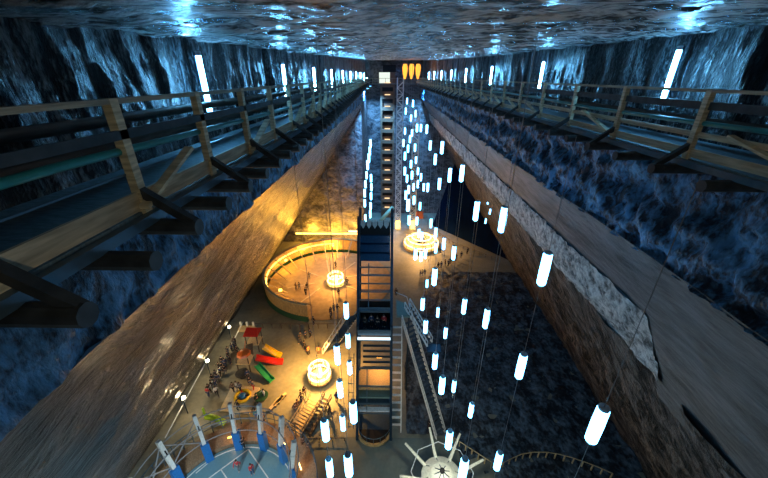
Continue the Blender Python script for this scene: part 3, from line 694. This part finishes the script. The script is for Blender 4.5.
angs = [math.radians(a) for a in (-12, 24, 50, 76, 102, 130, 158, 186)]
for t in angs:
    c_, s_ = math.cos(t), math.sin(t)
    P0 = Vector((6.0*c_, 6.0*s_, 0)); P1 = P0+Vector((.05*c_, .05*s_, 2.7)); P2 = Vector((6.7*c_, 6.7*s_, 6.2))
    MB().bar(P0, P1, .75, .55, (c_, s_, 0)).build('padded_base', M['bluepad'], SP)
    pl = MB().bar(P1, P2, .34, .42, (c_, s_, 0)).build('pillar', M['white'], SP)
    q = P1.lerp(P2, .55); MB().bar(q-Vector((c_, s_, 0))*.30, q-Vector((c_, s_, 0))*.14+Vector((0, 0, .5)), .1, .05, (c_, s_, 0)).build('slot', M['black'], pl)
for t, u in zip(angs[3:], angs[4:]):
    if t > 1.9:
        MB().bar((6.1*math.cos(t), 6.1*math.sin(t), 2.8), (6.7*math.cos(u), 6.7*math.sin(u), 5.6), .09).build('diagonal_tie', M['grey_tube'], SP)
        MB().bar((6.7*math.cos(t), 6.7*math.sin(t), 5.6), (6.1*math.cos(u), 6.1*math.sin(u), 2.8), .09).build('diagonal_tie', M['grey_tube'], SP)
for k, (t, col) in enumerate(((1.05, 'warmlamp'), (1.45, 'warmlamp'), (1.9, 'ledwarm'), (.55, 'warmlamp'))):
    c_, s_ = math.cos(t), math.sin(t); MB().bar((6.9*c_-.4*s_, 6.9*s_+.4*c_, .95), (6.9*c_+.4*s_, 6.9*s_-.4*c_, .95), .12, .1).build('bench_lamp', M[col], SP)
    li = bpy.data.lights.new('bench_light', 'POINT'); li.energy = 40; li.color = (1, .5, .25); li.shadow_soft_size = .2
    lo = bpy.data.objects.new('bench_light', li); sc.collection.objects.link(lo); lo.location = (6.9*c_, 6.9*s_, 1.8); lo.parent = SP
li = bpy.data.lights.new('court_light', 'AREA'); li.energy = 3800; li.color = (.75, .93, 1); li.size = 3  # added unseen fill light for the court, as is its housing
lo = bpy.data.objects.new('court_light', li); sc.collection.objects.link(lo); lo.location = (0, -9, 9); lo.parent = SP
MB().lathe([(.01, 0), (1.3, 0), (1.3, .15), (.01, .2)], n=20).build('court_lamp_housing', M['steel'], SP).location = (0, -9, 9.3)

o = thing('lime_banner', 'bright lime green slide piece behind the sports arena pillars', 'banner', fl(219, 426))
MB().tube([(-1.5, .5, .9), (-.3, .2, 1.1), (1.0, -.3, 1.0)], .34, 8).build('curved_body', M['lime'], o, smooth=True)
MB().bar((-1.6, .5, .8), (-1.6, .5, 2.3), .18).build('upright', M['lime'], o)

# ------------------------------------------------------------------ playground
def slide(T, a, b, wd, m, rise=.28):
    a = Vector(a); b = Vector(b); d = b-a; hd = Vector((d.x, d.y, 0)).normalized(); sd = Vector((-hd.y, hd.x, 0))*wd/2
    pts = [a, a.lerp(b, .35)+Vector((0, 0, -.1)), a.lerp(b, .75)+Vector((0, 0, -.22)), b]; mb = MB()
    for p, q in zip(pts, pts[1:]):
        U = Vector((0, 0, rise)); D = Vector((0, 0, -.08))
        mb.add([p-sd, p+sd, q+sd, q-sd, p-sd+D, p+sd+D, q+sd+D, q-sd+D], [(0,1,2,3),(7,6,5,4),(0,4,5,1),(1,5,6,2),(2,6,7,3),(3,7,4,0)])
        for s in (-1, 1): mb.bar(p+sd*s+U/2, q+sd*s+U/2, .07, rise)
    return mb.build('slide', m, T)
PB = fl(253, 352); PG = thing('play_tower', 'wooden play tower with red roof and yellow, red and green slides', 'play tower', PB)
def lp_(x, y, h=0): return fl(x, y, h)-PB
c0 = lp_(256, 348); c1 = lp_(247, 367)
for c, hh in ((c0, 3.0), (c1, 2.4)):
    for dx, dy in ((-.8, -.8), (.8, -.8), (.8, .8), (-.8, .8)): MB().bar(c+Vector((dx, dy, 0)), c+Vector((dx, dy, hh)), .12).build('post', M['logs'], PG)
    MB().box(c+Vector((-.9, -.9, 1.35)), c+Vector((.9, .9, 1.5))).build('platform', M['beam_wood'], PG)
r0 = c0+Vector((0, 0, 3.0)); MB().add([r0+Vector(v) for v in ((-1.05,-1,0),(1.05,-1,0),(1.05,1,0),(-1.05,1,0),(-.75,0,.8),(.75,0,.8))], [(0,1,5,4),(1,2,5),(2,3,4,5),(3,0,4),(3,2,1,0)]).build('roof', M['red'], PG)
r1 = c1+Vector((0, 0, 2.4)); MB().lathe([(.95, 0), (.8, .25), (.1, .55)], c=r1, n=8).build('roof', M['orange'], PG)
MB().bar(c0+Vector((-.4, -.8, 1.5)), c1+Vector((.3, .8, 1.5)), .9, .1).build('bridge', M['logs'], PG)
MB().bar(c0+Vector((-.9, -.8, 2.1)), c1+Vector((-.3, .8, 2.1)), .08).build('bridge_rail', M['orange'], PG)
slide(PG, lp_(264, 347, 1.5)+Vector((0, 0, 0)), lp_(281, 356, .25), .85, M['yellow'])['label'] = 'yellow slide'
slide(PG, lp_(256, 358, 1.4), lp_(283, 362, .2), .85, M['red'])['label'] = 'red slide'
slide(PG, lp_(257, 365, 1.4), lp_(272, 381, .2), .8, M['slide_green'])['label'] = 'green slide'
# cream mat with a ring toy
mp = [fl(232.7, 385), fl(219.5, 411.5), fl(250, 414), fl(260, 388)]; c = sum(mp, Vector())/4
o = MB().prism([(p.x-c.x, p.y-c.y) for p in reversed(mp)], 0, .12).build('play_mat', M['cream']); o.location = c; tag(o, 'large cream play mat on the floor below the play tower', 'mat')
RT = thing('spinner_toy', 'round yellow spinner with blue centre on the cream mat', 'toy', fl(243, 398)+Vector((0, 0, .13)))
mb = MB(); torus(mb, .85, .2, .22, 20); mb.build('ring', M['yellow'], RT, smooth=True)
MB().lathe([(.4, 0), (.45, .3), (.3, .5), (.02, .5)], n=14).build('centre', M['bluepad'], RT)
for k in range(3): t = k*2.1; MB().bar((.3*math.cos(t), .3*math.sin(t), .35), (.9*math.cos(t), .9*math.sin(t), .42), .12).build('spoke', M['red'] if k == 1 else M['black'], RT)
# round picnic table
def rtable(p, label, m):
    T = thing('round_table', label, 'table', p, group=None); MB().lathe([(.02, .7), (.85, .7), (.85, .78), (.02, .78)], n=18).build('tabletop', m, T); MB().tube([(0, 0, 0), (0, 0, .7)], .09, 8).build('pedestal', M['darkwood'], T)
    MB().lathe([(.02, 0), (.4, 0), (.35, .06), (.02, .06)], n=14).build('foot', M['darkwood'], T)
rtable(fl(262, 400), 'round dark table with people beside the cream mat', M['green'])
rtable(fl(243, 377), 'round dark table below the orange play tower roof', M['darkwood'])
KB = thing('wooden_crate_bench', 'pale wooden boxy bench beside the left wall above the playground', 'bench', fl(247, 330))
MB().box((-1.2, -.5, 0), (1.2, .5, .5)).build('seat_box', M['beam_wood'], KB)
for x in (-1, 0, 1): MB().box((x-.15, .3, .5), (x+.15, .5, 1.3)).build('back_slat', M['white'], KB)
# pale floor strips near the playground
mb = MB()
for a_, b_ in (((272, 401), (278, 412)), ((276, 400), (282, 410)), ((280, 399), (284, 406)), ((273, 395), (275, 399))):
    pass
for k, (x, y) in enumerate(((275, 406), (279, 403), (282, 400))):
    T = thing('striped_bench', ['left', 'middle', 'right'][k]+' of three pale low benches right of the cream mat', 'bench', fl(x, y), math.radians(-25), group='pale low benches')
    MB().box((-.18, -.8, .38), (.18, .8, .46)).build('seat', M['beam_wood'], T)
    for yy in (-.6, .6): MB().box((-.15, yy-.05, 0), (.15, yy+.05, .38)).build('leg', M['logs'], T)
# floodlights at the foot of the left wall
for k, (x, y) in enumerate(((221, 327), (203, 361), (175, 398))):
    p = fl(x, y, 2.6); p.x = max(p.x, -23.6); T = thing('wall_floodlight', ['farthest', 'middle', 'nearest'][k]+' of three small floodlights along the foot of the left wall', 'floodlight', (p.x, p.y, 2.6), group='floodlights on the left wall')
    MB().box((-.25, -.25, -.18), (.05, .25, .18)).build('housing', M['steel'], T)
    MB().lathe([(.01, .20), (.24, .16), (.26, 0), (.22, -.02)], n=12).build('lens', M['floodface'], T, smooth=True)
    MB().bar((-.1, 0, -2.6), (-.1, 0, -.15), .08).build('stand', M['steel'], T)
    li = bpy.data.lights.new('flood_light', 'POINT'); li.energy = 280; li.color = (1, .72, .38); li.shadow_soft_size = .2
    lo = bpy.data.objects.new('flood_light', li); sc.collection.objects.link(lo); lo.location = (.5, -.3, .5); lo.parent = T
o = MB().bar(fl(207, 392, 1.0), fl(243, 322, 1.0), .08).build('hand_rope', M['pale_steel']); tag(o, 'long thin handrail line running along the foot of the left wall', 'handrail')
mb = MB(); mb.bar(fl(165, 438, 1.5), fl(208, 358, 1.5), .08); o = mb.build('wall_pipe', M['pale_steel']); tag(o, 'thin pale pipe along the lower left wall behind the floodlights', 'pipe')
# small things near the far masts
o = thing('orange_booth', 'small orange lit booth just left of the tower roof', 'booth', atY(377, 226, 74)); o.location.z = 0; bx = o.location
MB().box((-1, -.8, 0), (1, .8, 2.6)).build('body', M['orange'], o); MB().box((-1.2, -1, 2.6), (1.2, 1, 2.8)).build('roof', M['beam_wood'], o)
o = thing('orange_booth', 'small orange booth right of the lattice masts', 'booth', fl(424, 216)); o.location = (8.6, 88.5, 0)
MB().box((-1, -.8, 0), (1, .8, 2.2)).build('body', M['orange'], o); MB().box((-1.2, -1, 2.2), (1.2, 1, 2.4)).build('roof', M['concrete'], o)
o = thing('slanting_chute', 'short pale green slanting chute at the foot of the brown shaft', 'chute', fl(388, 222))
MB().tube([(-2.0, 0, .5), (1.4, .5, 4.2)], .55, 10).build('chute_tube', mat('pale_green_paint', (.45, .60, .42), .4), o, smooth=True)
for x, z in ((-1.2, 1.0), (.8, 3.2)): MB().bar((x, .2, 0), (x, .2, z), .15).build('support', M['steel'], o)

# ------------------------------------------------------------------ people
def skinned(name, verts, edges, radii, m, root=0, sub=1):
    me = bpy.data.meshes.new(name); me.from_pydata(verts, edges, []); o = bpy.data.objects.new(name, me); sc.collection.objects.link(o)
    sk = o.modifiers.new('s', 'SKIN'); ss = o.modifiers.new('u', 'SUBSURF'); ss.levels = sub; ss.render_levels = sub
    for i, v in enumerate(me.skin_vertices[0].data):
        r = radii[i]; v.radius = r if isinstance(r, tuple) else (r, r); v.use_root = (i == root)
    dg = bpy.context.evaluated_depsgraph_get(); dg.update(); ev = o.evaluated_get(dg); nm = bpy.data.meshes.new_from_object(ev)
    nm.polygons.foreach_set('use_smooth', [True]*len(nm.polygons)); nm.materials.clear(); nm.materials.append(m)
    bpy.data.objects.remove(o); return nm
def person_meshes(pose):
    sw = .16 if pose == 'walk' else .03; arm = {'stand': .05, 'walk': .18, 'raise': .0}[pose]
    sit = False
    J = dict(pel=(0,0,.95), chest=(0,0,1.25), sh=(0,0,1.42), neck=(0,.01,1.52), head=(0,.03,1.62), top=(0,.02,1.72),
             hl=(-.1,0,.9), kl=(-.11,sw+.02,.5), al=(-.11,sw*.6-.03,.08), tl=(-.12,sw*.6+.14,.035),
             hr=(.1,0,.9), kr=(.11,-sw*.3+.02,.5), ar=(.11,-sw-.05,.08), tr=(.12,-sw+.1,.035),
             sl=(-.19,0,1.40), el=(-.25,-arm,1.14), wl=(-.24,-arm+.1,.90), fl_=(-.23,-arm+.13,.80),
             sr=(.19,0,1.40), er=(.25,arm,1.14), wr=(.24,arm+.12,.90), fr=(.23,arm+.15,.80))
    if pose == 'raise': J['er'] = (.27, .2, 1.22); J['wr'] = (.18, .38, 1.32); J['fr'] = (.15, .45, 1.36)
    E = [('pel','chest'),('chest','sh'),('sh','neck'),('neck','head'),('head','top'),('pel','hl'),('hl','kl'),('kl','al'),('al','tl'),('pel','hr'),('hr','kr'),('kr','ar'),('ar','tr'),
         ('sh','sl'),('sl','el'),('el','wl'),('wl','fl_'),('sh','sr'),('sr','er'),('er','wr'),('wr','fr')]
    R = dict(pel=(.15,.11), chest=(.15,.11), sh=(.11,.09), neck=.055, head=(.085,.10), top=.07, hl=.085, kl=.058, al=.042, tl=.035, hr=.085, kr=.058, ar=.042, tr=.035,
             sl=.055, el=.042, wl=.03, fl_=.035, sr=.055, er=.042, wr=.03, fr=.035)
    def sub_(names, k):
        idx = {n: i for i, n in enumerate(names)}; ed = [(idx[a], idx[b]) for a, b in E if a in idx and b in idx]
        rr = [tuple(c*k for c in R[n]) if isinstance(R[n], tuple) else R[n]*k for n in names]
        return [J[n] for n in names], ed, rr
    v, e, r = sub_(list(J), 1); body = skinned('body', v, e, r, M['skin'])
    J2 = dict(J)
    v, e, r = sub_(['pel','chest','sh','sl','el','wl','sr','er','wr'], 1.22); jacket = skinned('jacket', v, e, r, M['black'])
    v, e, r = sub_(['pel','hl','kl','al','hr','kr','ar'], 1.22); trousers = skinned('trousers', v, e, [x if not isinstance(x, tuple) else (x[0]*.9, x[1]*.9) for x in r], M['black'])
    mb = MB(); mb.lathe([(.02, .125), (.08, .10), (.105, .02), (.10, -.06), (.085, -.07)], c=(0, .01, 1.66), n=12); ho = mb.build('hair', M['hair'], smooth=True); hair = ho.data; bpy.data.objects.remove(ho)
    return body, jacket, trousers, hair
PM = {k: person_meshes(k) for k in ('stand', 'walk', 'raise')}
CL = {n: mat('cloth_'+n, c, .8) for n, c in dict(black=(.015,.015,.02), navy=(.03,.06,.16), red=(.50,.03,.04), white=(.7,.7,.68), grey=(.12,.13,.15), orange=(.75,.20,.04), teal=(.05,.35,.40), brown=(.15,.08,.05), blue=(.05,.16,.45)).items()}
def person(p, top, bottom, label, group=None, pose=None, rz=None):
    pose = pose or random.choice(['stand', 'walk', 'raise']); b, j, t, h = PM[pose]
    T = thing('person', label, 'person', p, random.uniform(0, 6.28) if rz is None else rz, group)
    for n, me, m in (('body', b, None), ('jacket', j, CL[top]), ('trousers', t, CL[bottom]), ('hair', h, None)):
        o = bpy.data.objects.new(n, me); sc.collection.objects.link(o); o.parent = T
        if m: o.material_slots[0].link = 'OBJECT'; o.material_slots[0].material = m
    return T
dk = ['black', 'navy', 'grey', 'black', 'brown']
def crowd(px, label, group, tops=dk, z=0):
    px = sorted(px)
    for k, (x, y) in enumerate(px):
        l = label if len(px) > 9 else (['leftmost', 'second from the left,', 'third from the left,', 'fourth from the left,', 'fifth from the left,', 'sixth from the left,', 'seventh from the left,', 'eighth from the left,', 'ninth from the left,'][k] if k < len(px)-1 else 'rightmost')+' '+label
        person(fl(x, y+2.5)+Vector((0, 0, z)), random.choice(tops), random.choice(['black', 'navy', 'grey']), l, group)
crowd([(235,346),(238,352),(233,350),(229,358),(231,362),(226,365),(223,369),(226,372),(221,374),(217,377),(219,381),(216,384),(213,387),(223,363),(220,369),(214,381),(236,343),(210,391),(229,353)],
      'dark-clad person in the crowd along the foot of the left wall', 'crowd along the left wall', ['black', 'navy', 'black', 'grey'])
person(fl(209, 397), 'red', 'navy', 'person in a red jacket at the lower end of the left wall crowd', pose='stand')
person(fl(217.5, 396), 'white', 'black', 'person in a white top standing apart from the left wall crowd', pose='walk')
crowd([(299.6,287.5),(296.5,288),(307.5,288),(306,293),(309.6,277)], 'dark-clad visitor on the left half of the arena floor', 'visitors left in the ring arena')
person(fl(336, 268), 'black', 'black', 'dark-clad person standing behind the arena lantern')
person(fl(347, 285), 'brown', 'black', 'dark-clad person just right of the arena lantern')
person(fl(339, 297), 'black', 'grey', 'dark-clad person in front of the arena lantern')
person(fl(314, 325), 'black', 'black', 'lone dark-clad person at the open end of the arena wall')
crowd([(331,317),(334,309),(338,310),(331,313)], 'dark-clad person in the knot near the left stair', 'knot of people near the left stair')
crowd([(301,338),(306,337),(310.5,335),(300,341)], 'dark-clad person above the octagonal lantern', 'group above the octagonal lantern')
person(fl(305, 350), 'black', 'black', 'dark-clad person behind the orange-topped person above the octagonal lantern')
person(fl(309, 355), 'orange', 'black', 'person in a bright orange top above the octagonal lantern')
person(fl(319, 355), 'orange', 'brown', 'person in a dull orange top nearest the octagonal lantern', pose='raise')
crowd([(301.5,397),(305,394),(302,401),(298,407),(296,411)], 'dark-clad person beside the pale ladder ramp', 'people beside the ladder ramp')
person(fl(337, 402), 'navy', 'grey', 'person in navy standing right of the octagonal lantern')
person(fl(330, 415), 'black', 'black', 'dark-clad person right of the narrow brown ramp')
person(fl(304, 447), 'brown', 'black', 'left of two people walking below the ladder ramp'); person(fl(309, 452), 'brown', 'brown', 'right of two people walking below the ladder ramp')
person(fl(248.6, 379), 'navy', 'black', 'person in navy below the orange play tower roof'); person(fl(250.7, 386), 'black', 'navy', 'dark-clad person at the upper corner of the cream mat')
person(fl(254, 390), 'grey', 'red', 'person in a grey top and red trousers on the cream mat edge')
person(fl(265, 399), 'white', 'black', 'person in a white top at the round dark table'); person(fl(258, 403), 'black', 'black', 'dark-clad person left of the round dark table')
person(fl(239, 410), 'black', 'black', 'dark-clad person in front of the yellow spinner', pose='walk')
for k, (x, y) in enumerate(((234, 392), (237.5, 391), (241, 392))): person(fl(x, y), ['brown', 'white', 'grey'][k], 'black', ['left', 'middle', 'right'][k]+' of three children behind the yellow spinner')
person(fl(257, 419), 'teal', 'blue', 'person in a turquoise top behind the sports arena'); person(fl(264.5, 422), 'grey', 'black', 'person in grey behind the right arena pillars')
person(fl(261, 420), 'navy', 'brown', 'person in navy between turquoise and grey tops behind the sports arena')
crowd([(420,275),(424.5,274),(422,274.5)], 'dark-clad person in the group below the carousel', 'group below the carousel')
crowd([(438,267),(445,264),(450,262),(456,258.5),(461,256),(467,252),(441,266),(453,260),(448,264)], 'dark-clad person in the line right of the carousel', 'line of people right of the carousel')
person(fl(440, 254), 'black', 'black', 'dark-clad person at the right rim of the carousel'); person(fl(396, 296), 'brown', 'black', 'person standing right behind the tower near its upper platform')
person(fl(429.5, 429), 'black', 'black', 'dark-clad person near the foot of the long slanting staircase')
person(fl(239, 471)+Vector((0, 0, .1)), 'red', 'grey', 'left of two players on the blue court', pose='walk'); person(fl(253, 475)+Vector((0, 0, .1)), 'red', 'navy', 'right of two players on the blue court', pose='raise')
person(fl(244, 449)+Vector((0, 0, .1)), 'black', 'black', 'dark-clad person at the rim of the blue court')
cb = TW.location+C0
for k, (x, c_) in enumerate(((-2.6, 'black'), (-1.9, 'navy'), (-1.2, 'black'), (-.5, 'red'))):
    person(Vector((x, cb.y+.8+.3*(k % 2), C0.z+.15)), c_, 'black', ['leftmost dark-clad passenger', 'second passenger from the left, in navy,', 'third passenger from the left, in black,', 'passenger in a red jacket'][k]+' in the lift cabin', rz=math.pi)
